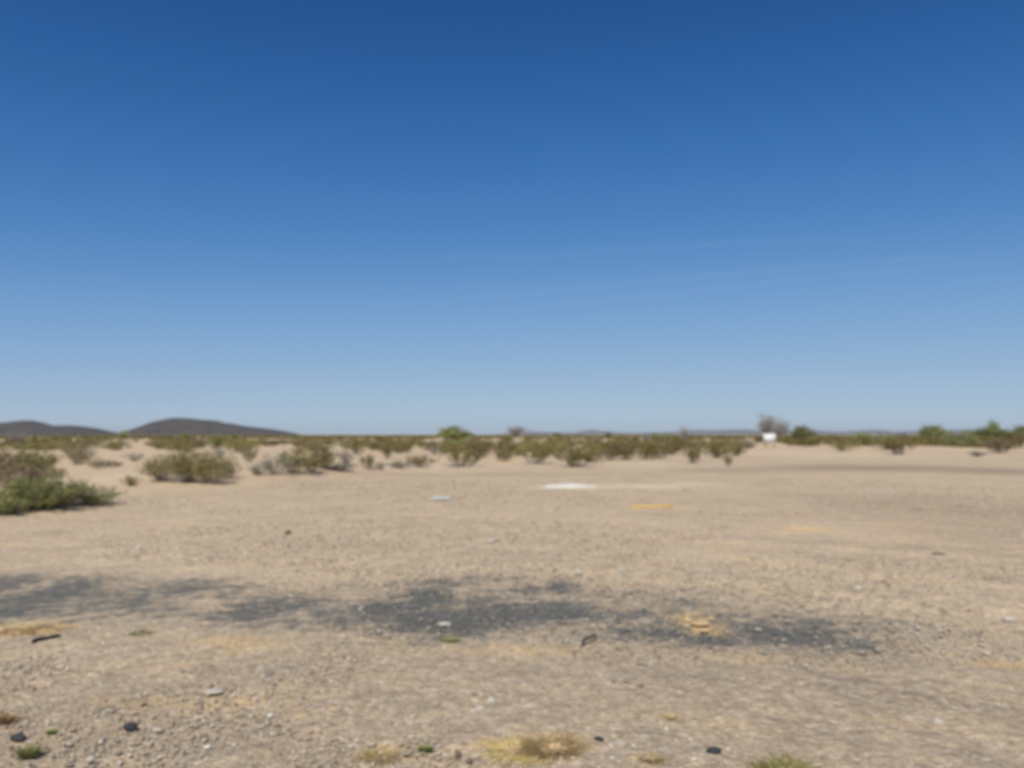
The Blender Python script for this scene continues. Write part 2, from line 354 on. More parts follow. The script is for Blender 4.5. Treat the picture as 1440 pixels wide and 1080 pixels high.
def bush(seed, wd=1.5, stems=26, leaf_n=2600, leaf=.032, lean=1.0, start=.35, bare=0.0, tuft=9, trunk=.012, flat=.0):
    """unit-high bush: stems fan out of the base and carry leaf clumps. returns foliage mesh, stem mesh"""
    r = np.random.default_rng(seed)
    parts, pts, tones = [], [], []
    per = max(1, int(leaf_n / (stems * tuft)))
    for s in range(stems):
        az = r.uniform(0, 6.283); rad = math.sqrt(r.uniform(.02, 1)) * wd * .5 * lean
        top = (1 - .45 * (rad / (wd * .5)) ** 2) * r.uniform(.72, 1.05)
        n = 7; t = np.linspace(0, 1, n)
        base_off = r.normal(size=2) * wd * .07
        x = base_off[0] + math.cos(az) * rad * t ** .8; y = base_off[1] + math.sin(az) * rad * t ** .8
        z = top * (t ** (.85 - flat * .3)) - .02
        p = np.stack([x, y, z], 1); p[1:] += r.normal(size=(n - 1, 3)) * .025
        parts.append(tube(p, trunk * (1 - .75 * t) * r.uniform(.6, 1.3), 3))
        stone = r.uniform(0, 1)
        for q in range(tuft):
            tt = r.uniform(start, 1.0); i = min(int(tt * (n - 1)), n - 2); fr = tt * (n - 1) - i
            o = p[i] * (1 - fr) + p[i + 1] * fr
            dr = r.normal(size=3) * .11; dr[2] = abs(dr[2]) * .9
            tip = o + dr
            if q < 5: parts.append(tube([o, (o + tip) / 2 + r.normal(size=3) * .01, tip], [trunk * .45, trunk * .3, trunk * .12], 3))
            if r.uniform() < bare: continue
            k = per
            u = r.uniform(.2, 1.1, (k, 1))
            pts.append(o + (tip - o) * u + r.normal(size=(k, 3)) * .035 * (1 + wd * .3))
            tones.append(np.clip(stone * .35 + .65 * np.full(k, r.uniform()) * .9 + r.normal(size=k) * .12, 0, 1))
    Vs, Fs = join(parts)
    sm = mesh_np('stems', Vs, Fs)
    if pts:
        P = np.concatenate(pts); P[:, 2] = np.maximum(P[:, 2], .01)
        V, Fl, tn = leaves(P, leaf, r, np.concatenate(tones))
        fm = mesh_np('foliage', V, Fl, {'tone': tn})
    else: fm = None
    return fm, sm
def tree(seed, wd=.9, crown0=.3, limbs=9, leaf_n=5000, leaf=.03, bare=False, trunk=.03):
    """unit-high tree: short trunk, forking limbs, crown of leaf clumps round the limb ends"""
    r = np.random.default_rng(seed)
    tr, cr, pts, tones = [], [], [], []
    fork = crown0 * .8
    p = np.array([[0, 0, -.02], [.01, .005, fork * .5], [0, .01, fork]]); tr.append(tube(p, [trunk * 1.2, trunk, trunk * .85], 6))
    ends = []
    for s in range(limbs):
        az = 6.283 * s / limbs + r.normal() * .35; rad = wd * .5 * r.uniform(.25, .8); top = r.uniform(.45, .95) * (1 - .45 * (rad / (wd * .5)) ** 2)
        t = np.linspace(0, 1, 6)[:, None]
        e = np.array([math.cos(az) * rad, math.sin(az) * rad, top])
        q = p[-1] + (e - p[-1]) * t + np.array([0, 0, .06]) * np.sin(t * 3.14); q[1:] += r.normal(size=(5, 3)) * .018
        tr.append(tube(q, trunk * (.6 - .45 * t[:, 0]), 4))
        for k in range(10 if bare else 7):
            i = r.integers(2, 6); o = q[min(i, 5)]; tip = o + r.normal(size=3) * np.array([wd * .12, wd * .12, .09]) + np.array([0, 0, .05])
            tr.append(tube([o, (o + tip) / 2 + r.normal(size=3) * .01, tip], [trunk * .22, trunk * .15, trunk * .06], 3)); ends.append(tip)
            if bare:
                for _ in range(5):
                    t2 = tip + r.normal(size=3) * .05 + np.array([0, 0, .03]); tr.append(tube([(o + tip) / 2, tip, t2], [trunk * .12, trunk * .09, trunk * .04], 3))
    if not bare:
        per = leaf_n // len(ends)
        for e in ends:
            pts.append(e + r.normal(size=(per, 3)) * np.array([.065, .065, .05]) * (1 + wd * .25)); tones.append(np.clip(r.uniform() * .8 + r.normal(size=per) * .13, 0, 1))
        P = np.concatenate(pts); V, Fl, tn = leaves(P, leaf, r, np.concatenate(tones)); fm = mesh_np('crown', V, Fl, {'tone': tn})
    else: fm = None
    Vs, Fs = join(tr)
    return fm, mesh_np('trunk', Vs, Fs)

LIB = {}
def proto(kind):
    if kind in LIB: return random.choice(LIB[kind])
    seeds = range(5)
    if kind in ('olive', 'brown', 'green', 'bright'):
        mat = {'olive': OLIVE, 'brown': BROWN, 'green': GREEN, 'bright': BRIGHT}[kind]
        LIB[kind] = []
        for s in seeds:
            f, st = bush(100 + s + hash_(kind), 1.5, stems=24, leaf_n=1250, leaf=.045, start=.25)
            f.materials.append(mat); st.materials.append(WOOD); LIB[kind].append((f, st))
    elif kind == 'grey':
        LIB[kind] = []
        for s in seeds:
            f, st = bush(300 + s, 1.5, stems=34, leaf_n=1100, leaf=.035, start=.3, bare=.3, trunk=.014)
            f.materials.append(SAGE); st.materials.append(WOOD); LIB[kind].append((f, st))
    elif kind == 'low':
        LIB[kind] = []
        for s in seeds:
            f, st = bush(400 + s, 1.6, stems=30, leaf_n=1800, leaf=.05, start=.15, flat=.8)
            f.materials.append(SAGE); st.materials.append(PALEWOOD); LIB[kind].append((f, st))
    elif kind in ('tree', 'darktree', 'brighttree'):
        LIB[kind] = []
        for s in range(3):
            f, st = tree(500 + s, .9, .2, limbs=13, leaf_n=3000, leaf=.045)
            f.materials.append({'tree': TREEG, 'darktree': TREEG, 'brighttree': BRIGHT}[kind]); st.materials.append(WOOD); LIB[kind].append((f, st))
    elif kind == 'baretree':
        LIB[kind] = []
        for s in range(3):
            f, st = tree(600 + s, .9, .2, limbs=20, bare=True, trunk=.032)
            st.materials.append(PALEWOOD); LIB[kind].append((f, st))
    return random.choice(LIB[kind])
def hash_(s): return sum(ord(ch) for ch in s) % 50
EXT = {}
def extent(f, st):
    key = st.name
    if key not in EXT:
        vs = []
        for m in (f, st):
            if m:
                a_ = np.empty(len(m.vertices) * 3, np.float32); m.vertices.foreach_get('co', a_); vs.append(a_.reshape(-1, 3))
        q = vs[0]
        w1 = np.percentile(q[:, 0], 96) - np.percentile(q[:, 0], 4); w2 = np.percentile(q[:, 1], 96) - np.percentile(q[:, 1], 4)
        EXT[key] = ((w1 + w2) / 2, np.percentile(q[:, 2], 97))
    return EXT[key]
PW = {'tree': .9, 'darktree': .9, 'brighttree': .9, 'baretree': .9, 'low': 1.6}
NAMES = {'tree': 'desert_tree', 'darktree': 'desert_tree', 'brighttree': 'desert_tree', 'baretree': 'bare_tree'}
def plant(px, py, wpx, hpx, kind, label=None, group=None, meshes=None, loc=None, size=None, name=None):
    if loc is None:
        p = ground_at(px, py); d = p.y; w_ = wpx * d / F; h_ = hpx * d / F
    else: p = Vector(loc); w_, h_ = size
    f, st = meshes or proto(kind)
    istree = kind in NAMES
    rz = random.uniform(0, 6.28)
    o = empty(name or NAMES.get(kind, 'desert_shrub'), p, rz)
    ew, eh = extent(f, st)
    sx = .9 * w_ / ew; sz = .95 * h_ / eh
    o.scale = (sx, sx * random.uniform(.9, 1.1), sz)
    if f: link('crown' if istree else 'foliage', f, None, o)
    link('trunk' if istree else 'stems', st, None, o)
    tag(o, label, 'tree' if istree else 'shrub', group)
    return o
# near shrubs get meshes of their own, with finer leaves
def near(seed, mat, wood=WOOD, **kw):
    f, s = bush(seed, **kw); f.materials.append(mat); s.materials.append(wood); return f, s
EDGEG = 'shrubs along the edge of the cleared lot'
L = [
 # px, base py, width, height, kind, label, near-mesh args
 (64, 715, 88, 42, 'green', 'dense dark green shrub nearest the camera at left, shaded gap under it', dict(seed=11, mat=GREEN, stems=60, leaf_n=4928, leaf=.034, start=.12)),
 (6, 722, 78, 36, 'green', 'green shrub cut by the left edge of the photo in the foreground', dict(seed=12, mat=GREEN, stems=50, leaf_n=3168, leaf=.036, start=.1)),
 (132, 711, 56, 26, 'low', 'low yellowish green shrub at the right end of the nearest green clump', dict(seed=13, mat=BRIGHT, stems=40, leaf_n=1337, leaf=.05, start=.1, flat=.6)),
 (100, 712, 50, 36, 'grey', 'half dead twiggy shrub with bare grey stems beside the dense dark green one', dict(seed=14, mat=SAGE, wood=PALEWOOD, stems=50, leaf_n=528, leaf=.04, bare=.35, start=.4)),
 (30, 692, 66, 36, 'brown', 'brownish shrub with dead twigs just behind the nearest green shrubs', dict(seed=15, mat=BROWN, stems=50, leaf_n=1760, leaf=.04, start=.15)),
 (42, 672, 56, 42, 'green', 'tall olive green shrub rising behind the nearest clump at far left', dict(seed=16, mat=OLIVE, stems=50, leaf_n=2816, leaf=.036, start=.25)),
 (6, 676, 50, 42, 'olive', 'olive shrub on the left edge of the photo behind the green clump', dict(seed=17, mat=BROWN, stems=44, leaf_n=2464, leaf=.038, start=.2)),
 (72, 672, 32, 17, 'brown', 'small rusty brown shrub right of the tall green one at far left', None),
 (185, 684, 22, 15, 'olive', 'small lone olive shrub standing on bare sand left of the wide clump', dict(seed=18, mat=OLIVE, stems=26, leaf_n=844, leaf=.06, start=.2)),
 (228, 677, 50, 36, 'olive', 'thin olive shrub at the left end of the wide mid-left clump', dict(seed=19, mat=OLIVE, wood=PALEWOOD, stems=46, leaf_n=1478, leaf=.04, start=.35)),
 (262, 679, 62, 46, 'olive', 'largest olive shrub in the middle of the wide mid-left clump', dict(seed=20, mat=OLIVE, wood=PALEWOOD, stems=56, leaf_n=2886, leaf=.036, start=.38)),
 (297, 681, 50, 42, 'olive', 'dense olive shrub with pale grey stems right of the largest in the wide clump', dict(seed=21, mat=OLIVE, wood=PALEWOOD, stems=48, leaf_n=2534, leaf=.036, start=.35)),
 (319, 674, 34, 34, 'brown', 'brownish olive shrub closing the wide mid-left clump on its right', dict(seed=22, mat=BROWN, stems=40, leaf_n=1337, leaf=.04, start=.25)),
 (363, 668, 34, 17, 'grey', 'low grey twiggy shrub at the edge of the lot, left end of its row', None),
 (388, 668, 40, 30, 'grey', 'rounded blue grey shrub left of a yellowish olive one at the lot edge', None),
 (414, 665, 48, 34, 'olive', 'yellowish olive shrub between the blue grey shrub and a darker one', None),
 (438, 664, 34, 26, 'olive', 'mid-sized olive shrub second from the right of the row left of centre', None),
 (457, 662, 32, 32, 'olive', 'dark olive shrub standing behind the pale blue grey mat', None),
 (477, 662, 44, 10, 'low', 'pale blue grey low mat of growth at the lot edge left of centre', None),
 (487, 653, 26, 20, 'grey', 'greyish olive shrub just behind the pale low mat', None),
 (516, 660, 20, 20, 'olive', 'narrow upright olive shrub left of a small dark grey one', None),
 (534, 660, 20, 11, 'grey', 'small dark grey shrub between the narrow upright and the rounded olive shrubs', None),
 (592, 657, 35, 17, 'olive', 'neat rounded yellow olive shrub standing alone at the lot edge', None),
 (560, 658, 26, 9, 'low', 'faint dry low growth left of the neat rounded shrub', None),
 (648, 656, 62, 36, 'olive', 'wide dense olive shrub below the bright green round tree', None),
 (676, 642, 26, 22, 'brown', 'brownish shrub leaning out right behind the wide dense shrub', None),
 (706, 648, 34, 17, 'olive', 'low olive shrub above the patch of reddish earth', None),
 (728, 641, 44, 20, 'olive', 'olive shrub behind the reddish earth, left of the darkest shrub', None),
 (755, 652, 52, 35, 'olive', 'dark shrub with a shadowed base left of the one with a dark stem', None),
 (783, 642, 36, 28, 'olive', 'shrub filling the gap between the two dark ones right of centre', None),
 (808, 657, 54, 34, 'olive', 'dark olive shrub on a dark bare stem, straight above the white heap', None),
 (834, 651, 34, 28, 'olive', 'olive shrub overlapping the dark-stemmed one on its right', None),
 (856, 647, 42, 24, 'olive', 'left shrub of the long hedge-like row right of centre', None),
 (882, 646, 40, 20, 'olive', 'second shrub from the left in the long hedge-like row', None),
 (908, 646, 42, 22, 'olive', 'middle shrub of the long hedge-like row right of centre', None),
 (928, 645, 36, 20, 'olive', 'fourth shrub of the long hedge-like row, darker at the base', None),
 (944, 639, 34, 18, 'olive', 'last low shrub at the right end of the long hedge-like row', None),
 (976, 651, 28, 29, 'olive', 'upright olive brown shrub standing alone below the thin pale stalk', None),
 (1010, 644, 42, 24, 'olive', 'wide olive shrub left of the white board at the lot edge', None),
 (1037, 641, 30, 20, 'olive', 'olive shrub nearest the white board on its left', None),
 (1025, 655, 13, 16, 'brown', 'small pale wispy shrub in front of the wide one near the board', None),
 (1185, 634, 34, 13, 'olive', 'low olive shrub alone on the far right sand edge', None),
 (1263, 639, 38, 28, 'olive', 'olive brown shrub narrowing to its foot on the right, in front of the band', None),
 (1246, 631, 34, 22, 'bright', 'green shrub just left of and behind the olive brown one at right', None),
 (1373, 642, 20, 7, 'low', 'tiny grey green plant on bare sand at far right', None),
 (1345, 628, 34, 24, 'green', 'rounded green shrub with a shaded foot left of the large green tree', None),
 (1368, 628, 28, 17, 'bright', 'bright green low shrub left of the large green tree', None),
 (1408, 637, 38, 20, 'brown', 'brown shrub below the large green tree at far right', None),
 (1380, 631, 28, 12, 'brown', 'low brown shrub in front of the bright green one at far right', None),
 (1432, 632, 28, 18, 'olive', 'olive shrub at the right edge of the photo', None),
 (112, 653, 34, 22, 'brown', 'greyish brown shrub on the sand above the low yellowish green shrub', None),
 (117, 645, 30, 16, 'grey', 'grey twiggy shrub behind the greyish brown one at left', None),
 (140, 659, 26, 14, 'brown', 'tan shrub with a dark foot on the left sand', None),
 (160, 657, 20, 9, 'brown', 'low dry tan shrub right of the dark-footed one', None),
 (189, 648, 26, 11, 'grey', 'grey low shrub alone in the pale sand above the small olive one', None),
 (304, 632, 24, 21, 'green', 'dark green compact shrub under the right slope of the big hill', None),
 (309, 645, 20, 16, 'grey', 'grey stemmed shrub just below the dark green compact one', None),
 (352, 650, 20, 24, 'brown', 'narrow brownish shrub on the sand left of the slope of shrubs', None),
 (435, 634, 36, 20, 'olive', 'dark olive shrub at the top of the dune left of centre', None),
 (449, 640, 34, 22, 'brown', 'brown shrub at the foot of the dune left of centre', None),
 (505, 640, 26, 24, 'olive', 'greyish olive shrub in the second row above the narrow upright one', None),
 (545, 645, 16, 26, 'olive', 'tall narrow olive shrub in the second row left of centre', None),
 (572, 636, 16, 17, 'olive', 'dark square-looking shrub in the second row left of the green tree', None),
 (611, 640, 14, 11, 'grey', 'small grey shrub on the sand left of the wide dense one', None),
 (870, 629, 16, 15, 'olive', 'small olive shrub behind the long hedge-like row', None),
 (955, 634, 24, 16, 'olive', 'shrub behind the right end of the hedge-like row', None),
]
for i, (px, py, wp, hp, kind, lab, nk) in enumerate(L):
    ms = None
    if nk: nk = dict(nk); ms = near(nk.pop('seed'), nk.pop('mat'), nk.pop('wood', WOOD), **nk)
    plant(px, py, wp, hp, kind, lab, EDGEG, ms)
TG = 'trees above the scrub'
plant(640, 622, 38, 20, 'brighttree', 'round bright green tree on the skyline left of centre', TG)
plant(725, 618, 23, 19, 'baretree', 'small leafless grey tree on the skyline near the centre', TG)
plant(1079, 622, 28, 40, 'baretree', 'tall leafless grey tree right behind the white board', TG)
plant(1098, 622, 26, 31, 'baretree', 'lower leafless grey tree beside the tall one behind the white board', TG)
plant(1127, 624, 26, 24, 'tree', 'dull green round tree right of the white board', TG)
plant(1311, 621, 28, 22, 'darktree', 'dark green rounded tree on the skyline right of the lone shrub', TG)
plant(1395, 622, 56, 20, 'brighttree', 'wide green tree on the skyline near the right edge', TG)
plant(1396, 622, 16, 27, 'darktree', 'pointed green treetop rising in the middle of the wide green tree', TG)
plant(1440, 622, 26, 22, 'darktree', 'green tree cut by the right edge of the photo', TG)
plant(172, 618, 12, 11, 'darktree', 'small green tree on the skyline in the gap between the two hills', TG)
plant(962, 630, 12, 30, 'baretree', 'thin pale leafless sapling sticking up above the scrub right of centre', TG)
plant(908, 628, 14, 20, 'baretree', 'pale thin leafless sapling above the hedge-like row', TG)
plant(25, 628, 24, 20, 'baretree', 'leafless grey tree against the left hill', TG)
plant(262, 618, 12, 9, 'brighttree', 'small bright green tree at the foot of the big hill', TG)
plant(331, 618, 12, 8, 'brighttree', 'small bright green tree under the right flank of the big hill', TG)
plant(782, 618, 12, 10, 'darktree', 'small dark tree on the skyline above the dark-stemmed shrub', TG)
plant(856, 618, 12, 10, 'darktree', 'small dark tree on the skyline under the blue mountain peak', TG)
plant(920, 618, 10, 9, 'tree', 'small olive tree on the skyline, left one of a pair right of the hedge', TG)
plant(938, 618, 14, 8, 'tree', 'small olive tree on the skyline, right one of a pair right of the hedge', TG)
plant(1215, 622, 28, 13, 'tree', 'brownish olive tree on the skyline between the board and the right-hand trees', TG)

# scrub between the lot and the skyline: individuals nearer, one mass beyond
cnt = 0; placed = []
sect = [(-1, 'under the left hill'), (180, 'under the big hill'), (420, 'left of centre'), (640, 'around the centre'), (880, 'right of centre'), (1130, 'right of the board')]
tries = 0
while cnt < 215 and tries < 9000:
    tries += 1
    px = random.uniform(-40, 1480); d = random.uniform(60, 190)
    x = (px - 720) / F * d; y = d
    if y < edge_y(np.array(x)) + 8: continue
    dens = .12 if d < 95 else (.95 if d < 130 else .2)
    if px > 1060: dens = .9 if d > 140 else .05
    if random.random() > dens: continue
    if abs(px - 1082) < 30 and d < 130: continue
    if any((x - a_) ** 2 + (y - b_) ** 2 < 9 for a_, b_ in placed): continue
    placed.append((x, y))
    k = random.choices(['olive', 'brown', 'green', 'grey'], [.66, .16, .08, .1])[0]
    hh = random.uniform(.6, 1.05) if (d > 95 and px < 1060) else random.uniform(.8, 1.5); ww = hh * random.uniform(1.4, 2.4)
    s_ = [t for v_, t in sect if px > v_ or v_ < 0][-1]
    col = {'olive': 'olive', 'brown': 'dry brown', 'green': 'green', 'grey': 'grey twiggy'}[k]
    dist = 'near rows' if d < 95 else ('middle rows' if d < 130 else 'far rows')
    plant(0, 0, 0, 0, k, f'{col} shrub in the {dist} {s_}', f'{col} shrubs in the {dist} {s_}', loc=(x, y, float(height(x, y))), size=(ww, hh))
    cnt += 1

cnt = 0; tries = 0
while cnt < 84 and tries < 5000:            # the low continuous row behind the open sand at left and centre
    tries += 1
    px = random.uniform(-20, 1050); d = random.uniform(92, 128) ; x = (px - 720) / F * d
    if math.sin(px * .021 + 1) + math.sin(px * .053) < -.9: continue
    if any((x - a_) ** 2 + (d - b_) ** 2 < 2.5 for a_, b_ in placed): continue
    placed.append((x, d)); s_ = [t for v_, t in sect if px > v_ or v_ < 0][-1]
    plant(0, 0, 0, 0, 'olive', f'low spreading olive shrub in the long row behind the sand {s_}', f'low spreading olive shrubs in the long row {s_}', loc=(x, d, float(height(x, d))), size=(random.uniform(1.8, 3.2), random.uniform(.55, .9)))
    cnt += 1

# far scrub as one mass of small leafy clumps
def far_scrub(n, d0, d1, seed):
    r = np.random.default_rng(seed)
    d = d0 * (d1 / d0) ** r.uniform(0, 1, n) ; ang = r.uniform(-.66, .66, n)
    clump = np.sin(ang * 37 + d / 60) + np.sin(ang * 91 - d / 35) + r.normal(size=n) * .8
    keep = (clump > -.4) & ~((d < 300) & (ang < .3) & (r.uniform(size=n) < .88)) & (np.abs(ang - .3125) > np.where(d < 160, .03, 0)); d, ang = d[keep], ang[keep]; n = len(d)
    x, y = d * np.sin(ang), d * np.cos(ang); z = height(x, y)
    hh = r.uniform(.9, 1.6, n) * np.where(r.uniform(size=n) < .03, 1.25, 1); ww = hh * r.uniform(1.2, 2.4, n)
    k = 46
    u = r.uniform(0, 1, (n, k)); az = r.uniform(0, 6.283, (n, k)); ra = np.sqrt(r.uniform(0, 1, (n, k)))
    P = np.stack([x[:, None] + np.cos(az) * ra * ww[:, None] * .5, y[:, None] + np.sin(az) * ra * ww[:, None] * .5,
                  z[:, None] + hh[:, None] * (.15 + .8 * u * (1 - .4 * ra ** 2))], 2).reshape(-1, 3)
    tone = np.clip(np.repeat(r.uniform(0, 1, n), k) * .7 + r.normal(size=n * k) * .15, 0, 1)
    V, Fl, tn = leaves(P, .27, r, tone, 1.3)
    return V, Fl, tn
V, Fl, tn = far_scrub(14000, 130, 1500, 3)
o = link('distant_scrub', mesh_np('distant_scrub', V, Fl, {'tone': tn}), foliage_mat('distant_scrub_leaves', (.12, .10, .035), (.22, .18, .065), (.36, .29, .15)))
tag(o, 'low olive scrub merging into one band along the horizon', 'scrub', kind='stuff')

# ------------------------------------------------------------------ white board
p = ground_at(1082.5, 629.5)
bd = empty('sign_board', p, math.radians(-4)); bw = 16.5 * p.y / F; zt = 1.8 + (611 - 612.0) * -1 * p.y / F - p.z; zb = zt - 12.2 * p.y / F
def boxv(x0, x1, y0, y1, z0, z1, bev=.0):
    v = np.array([(x, y, z) for x in (x0, x1) for y in (y0, y1) for z in (z0, z1)], float)
    f = np.array([(0, 1, 3, 2), (4, 6, 7, 5), (0, 4, 5, 1), (2, 3, 7, 6), (0, 2, 6, 4), (1, 5, 7, 3)]); return v, f
WH = plain('white_paint', (.74, .76, .77), (.82, .83, .83), 3, .05, 20)
FR = plain('weathered_frame', (.55, .55, .50), (.66, .65, .58), 6)
PO = plain('post_wood', (.20, .16, .12), (.32, .27, .21), 6)
panel = link('panel', mesh_np('panel', *boxv(-bw / 2 + .04, bw / 2 - .04, -.012, .012, zb + .04, zt - .04)), WH, bd)
fr = join([boxv(-bw / 2, bw / 2, -.025, .025, zt - .037, zt), boxv(-bw / 2, bw / 2, -.025, .025, zb, zb + .037), boxv(-bw / 2, -bw / 2 + .037, -.022, .022, zb + .037, zt - .037), boxv(bw / 2 - .037, bw / 2, -.022, .022, zb + .037, zt - .037)])
link('frame', mesh_np('frame', *fr), FR, bd)
for sx in (-1, 1): link('post', mesh_np('post', *boxv(sx * bw * .36 - .045, sx * bw * .36 + .045, .03, .12, -.1, zt - .05)), PO, bd)
tag(bd, 'white rectangular board on short posts at the far edge of the lot', 'sign')

# ------------------------------------------------------------------ stones and small things on the lot
def ico():
    t = (1 + 5 ** .5) / 2
    v = np.array([(-1, t, 0), (1, t, 0), (-1, -t, 0), (1, -t, 0), (0, -1, t), (0, 1, t), (0, -1, -t), (0, 1, -t), (t, 0, -1), (t, 0, 1), (-t, 0, -1), (-t, 0, 1)], float)
    f = np.array([(0, 11, 5), (0, 5, 1), (0, 1, 7), (0, 7, 10), (0, 10, 11), (1, 5, 9), (5, 11, 4), (11, 10, 2), (10, 7, 6), (7, 1, 8), (3, 9, 4), (3, 4, 2), (3, 2, 6), (3, 6, 8), (3, 8, 9), (4, 9, 5), (2, 4, 11), (6, 2, 10), (8, 6, 7), (9, 8, 1)])
    return v / np.linalg.norm(v[0]), f
IV, IF = ico()
def gravel(n, seed):
    r = np.random.default_rng(seed)
    d = 3.2 * (34 / 3.2) ** r.uniform(0, 1, n); ang = r.uniform(-.72, .72, n)
    x, y = d * np.sin(ang), d * np.cos(ang)
    patch = np.sin(x * 1.1 + 2 * np.sin(y * .8)) + np.sin(y * 1.9 + x * .4 + 1) + r.normal(size=n)
    k = (patch > -2.1) & (y < edge_y(x) - 1); x, y, d = x[k], y[k], d[k]; n = len(x)
    s = (.0046 + .0008 * d) * np.exp(r.normal(size=n) * .36); s = np.minimum(s, .036)
    V = IV[None] * (1 + r.normal(size=(n, 12, 1)) * .13)
    V = V * (s[:, None] * r.uniform([.8, .6, .22], [1.5, 1.2, .5], (n, 3)))[:, None, :]
    az = r.uniform(0, 6.283, n); ca, sa = np.cos(az)[:, None], np.sin(az)[:, None]
    vx = V[:, :, 0] * ca - V[:, :, 1] * sa; vy = V[:, :, 0] * sa + V[:, :, 1] * ca
    V = np.stack([vx + x[:, None], vy + y[:, None], V[:, :, 2] + (height(x, y) + s * .12)[:, None]], 2).reshape(-1, 3)
    Fc = (IF[None] + (np.arange(n) * 12)[:, None, None]).reshape(-1, 3)
    u = r.uniform(0, 1, n)
    q = blobs(x, y, ASPH); u = np.where(r.uniform(size=n) < q * .7, -1 + u * .5, u)
    return V, Fc, np.repeat(u, 12)
V, Fc, u = gravel(52000, 5)
GM = MT('gravel_stone'); t_ = GM.attr('tone')
GM.base(GM.mix(GM.math('LESS_THAN', t_, -.01), GM.ramp(t_, [(0, (.28, .22, .16)), (.2, (.40, .32, .225)), (.55, (.48, .39, .275)), (.88, (.56, .48, .36)), (.97, (.72, .67, .57))]), (.20, .19, .17)))
o = link('gravel', mesh_np('gravel', V, Fc, {'tone': u}), GM.m); tag(o, 'loose gravel and small stones spread over the cleared lot', 'gravel', kind='stuff')

def rock_mesh(seed, sub=2, sc=(1, 1, .6), rough=.18):
    import bmesh
    r = np.random.default_rng(seed)
    bm = bmesh.new(); bmesh.ops.create_icosphere(bm, subdivisions=sub, radius=1)
    ph = r.uniform(0, 6, 6)
    for v in bm.verts:
        c = v.co; k = 1 + rough * (math.sin(c.x * 2.3 + ph[0]) + math.sin(c.y * 2.9 + ph[1]) + math.sin(c.z * 3.1 + ph[2])) * .6 + r.normal() * rough * .25
        v.co = Vector((c.x * k * sc[0], c.y * k * sc[1], c.z * k * sc[2]))
    me = bpy.data.meshes.new('rock'); bm.to_mesh(me); bm.free(); return me
DK = plain('dark_stone', (.035, .035, .038), (.085, .085, .085), 20)
PS = plain('pale_stone', (.46, .41, .32), (.62, .56, .46), 20)
BS = plain('brown_stone', (.16, .12, .09), (.26, .20, .15), 20)
def stone(px, py, wpx, hpx, mat, label, seed, group, name='stone'):
    p = ground_at(px, py); d = math.hypot(p.x, p.y); w_ = wpx * d / F
    o = link(name, rock_mesh(seed), mat, None, (p.x, p.y, p.z + hpx * d / F * .3)); s = w_ / 2
    hh = hpx * d / F / 2 / .6
    o.scale = (s, s * .7, max(hh, .008)); o.rotation_euler.z = random.uniform(-.5, .5)
    tag(o, label, 'stone', group); return o
DG = 'dark stones on the gravel'
stone(405, 750, 9, 5, DK, 'small dark stone alone on pale gravel left of centre, above the dark patches', 1, DG)
stone(184, 1025, 19, 9, DK, 'black angular stone at lower left, right of the small green tuft', 2, DG)
stone(1003, 1058, 22, 7, DK, 'black flat stone near the bottom edge right of the straw tuft', 3, DG)
stone(842, 1042, 14, 8, DK, 'dark grey stone just right of the big straw tuft', 4, DG)
stone(1320, 781, 16, 6, BS, 'brown flat stone at right in the middle distance', 5, DG)
stone(668, 980, 9, 8, BS, 'small rust brown stone beside the pale chips at lower centre', 6, DG)
stone(644, 1064, 12, 11, BS, 'brown rounded stone near the bottom edge, left one of two', 7, DG)
stone(660, 1073, 10, 9, BS, 'brown rounded stone near the bottom edge, right one of two', 8, DG)
stone(25, 1040, 20, 9, DK, 'dark flattish stone just above left of the small green tuft', 9, DG)
stone(879, 964, 9, 8, BS, 'brown stone, middle of a row of three pebbles at lower right of centre', 10, DG)
stone(901, 969, 9, 8, BS, 'brown stone, right of a row of three pebbles at lower right of centre', 12, DG)
stone(863, 962, 8, 7, BS, 'brown stone, left of a row of three pebbles at lower right of centre', 13, DG)
PG = 'pale stones on the gravel'
stone(1207, 830, 12, 8, PS, 'bright pale stone above the right end of the dark patches', 21, PG)
stone(1420, 875, 13, 8, PS, 'bright pale stone near the right edge of the photo', 22, PG)
stone(626, 880, 18, 8, PS, 'pale stone lying in the lower edge of the darkest patch', 23, PG)
stone(691, 988, 14, 9, PS, 'largest of the whitish chips at lower centre', 24, PG)
stone(675, 998, 14, 6, PS, 'flat whitish chip below left of the largest chip', 25, PG)
stone(745, 995, 12, 6, PS, 'whitish chip at the right end of the chips at lower centre', 26, PG)
stone(222, 1029, 10, 7, PS, 'pale round stone right of the black angular stone', 27, PG)
stone(690, 762, 16, 5, PS, 'pale flat stone left of centre beyond the dark patches', 28, PG)
stone(873, 803, 9, 7, PS, 'whitish stone right of centre just beyond the dark patches', 29, PG)
stone(813, 808, 12, 8, PS, 'pale pinkish stone above the right part of the darkest patch', 30, PG)
stone(193, 772, 10, 5, PS, 'pale stone at left beyond the dark patches', 31, PG)
stone(300, 973, 26, 5, PS, 'wide flat pale stone at lower left below the straw patches', 32, PG)
stone(1320, 1020, 14, 9, PS, 'pale stone at lower right', 33, PG)
stone(126, 1071, 12, 9, PS, 'pale stone at the bottom edge right of the small green tuft', 34, PG)

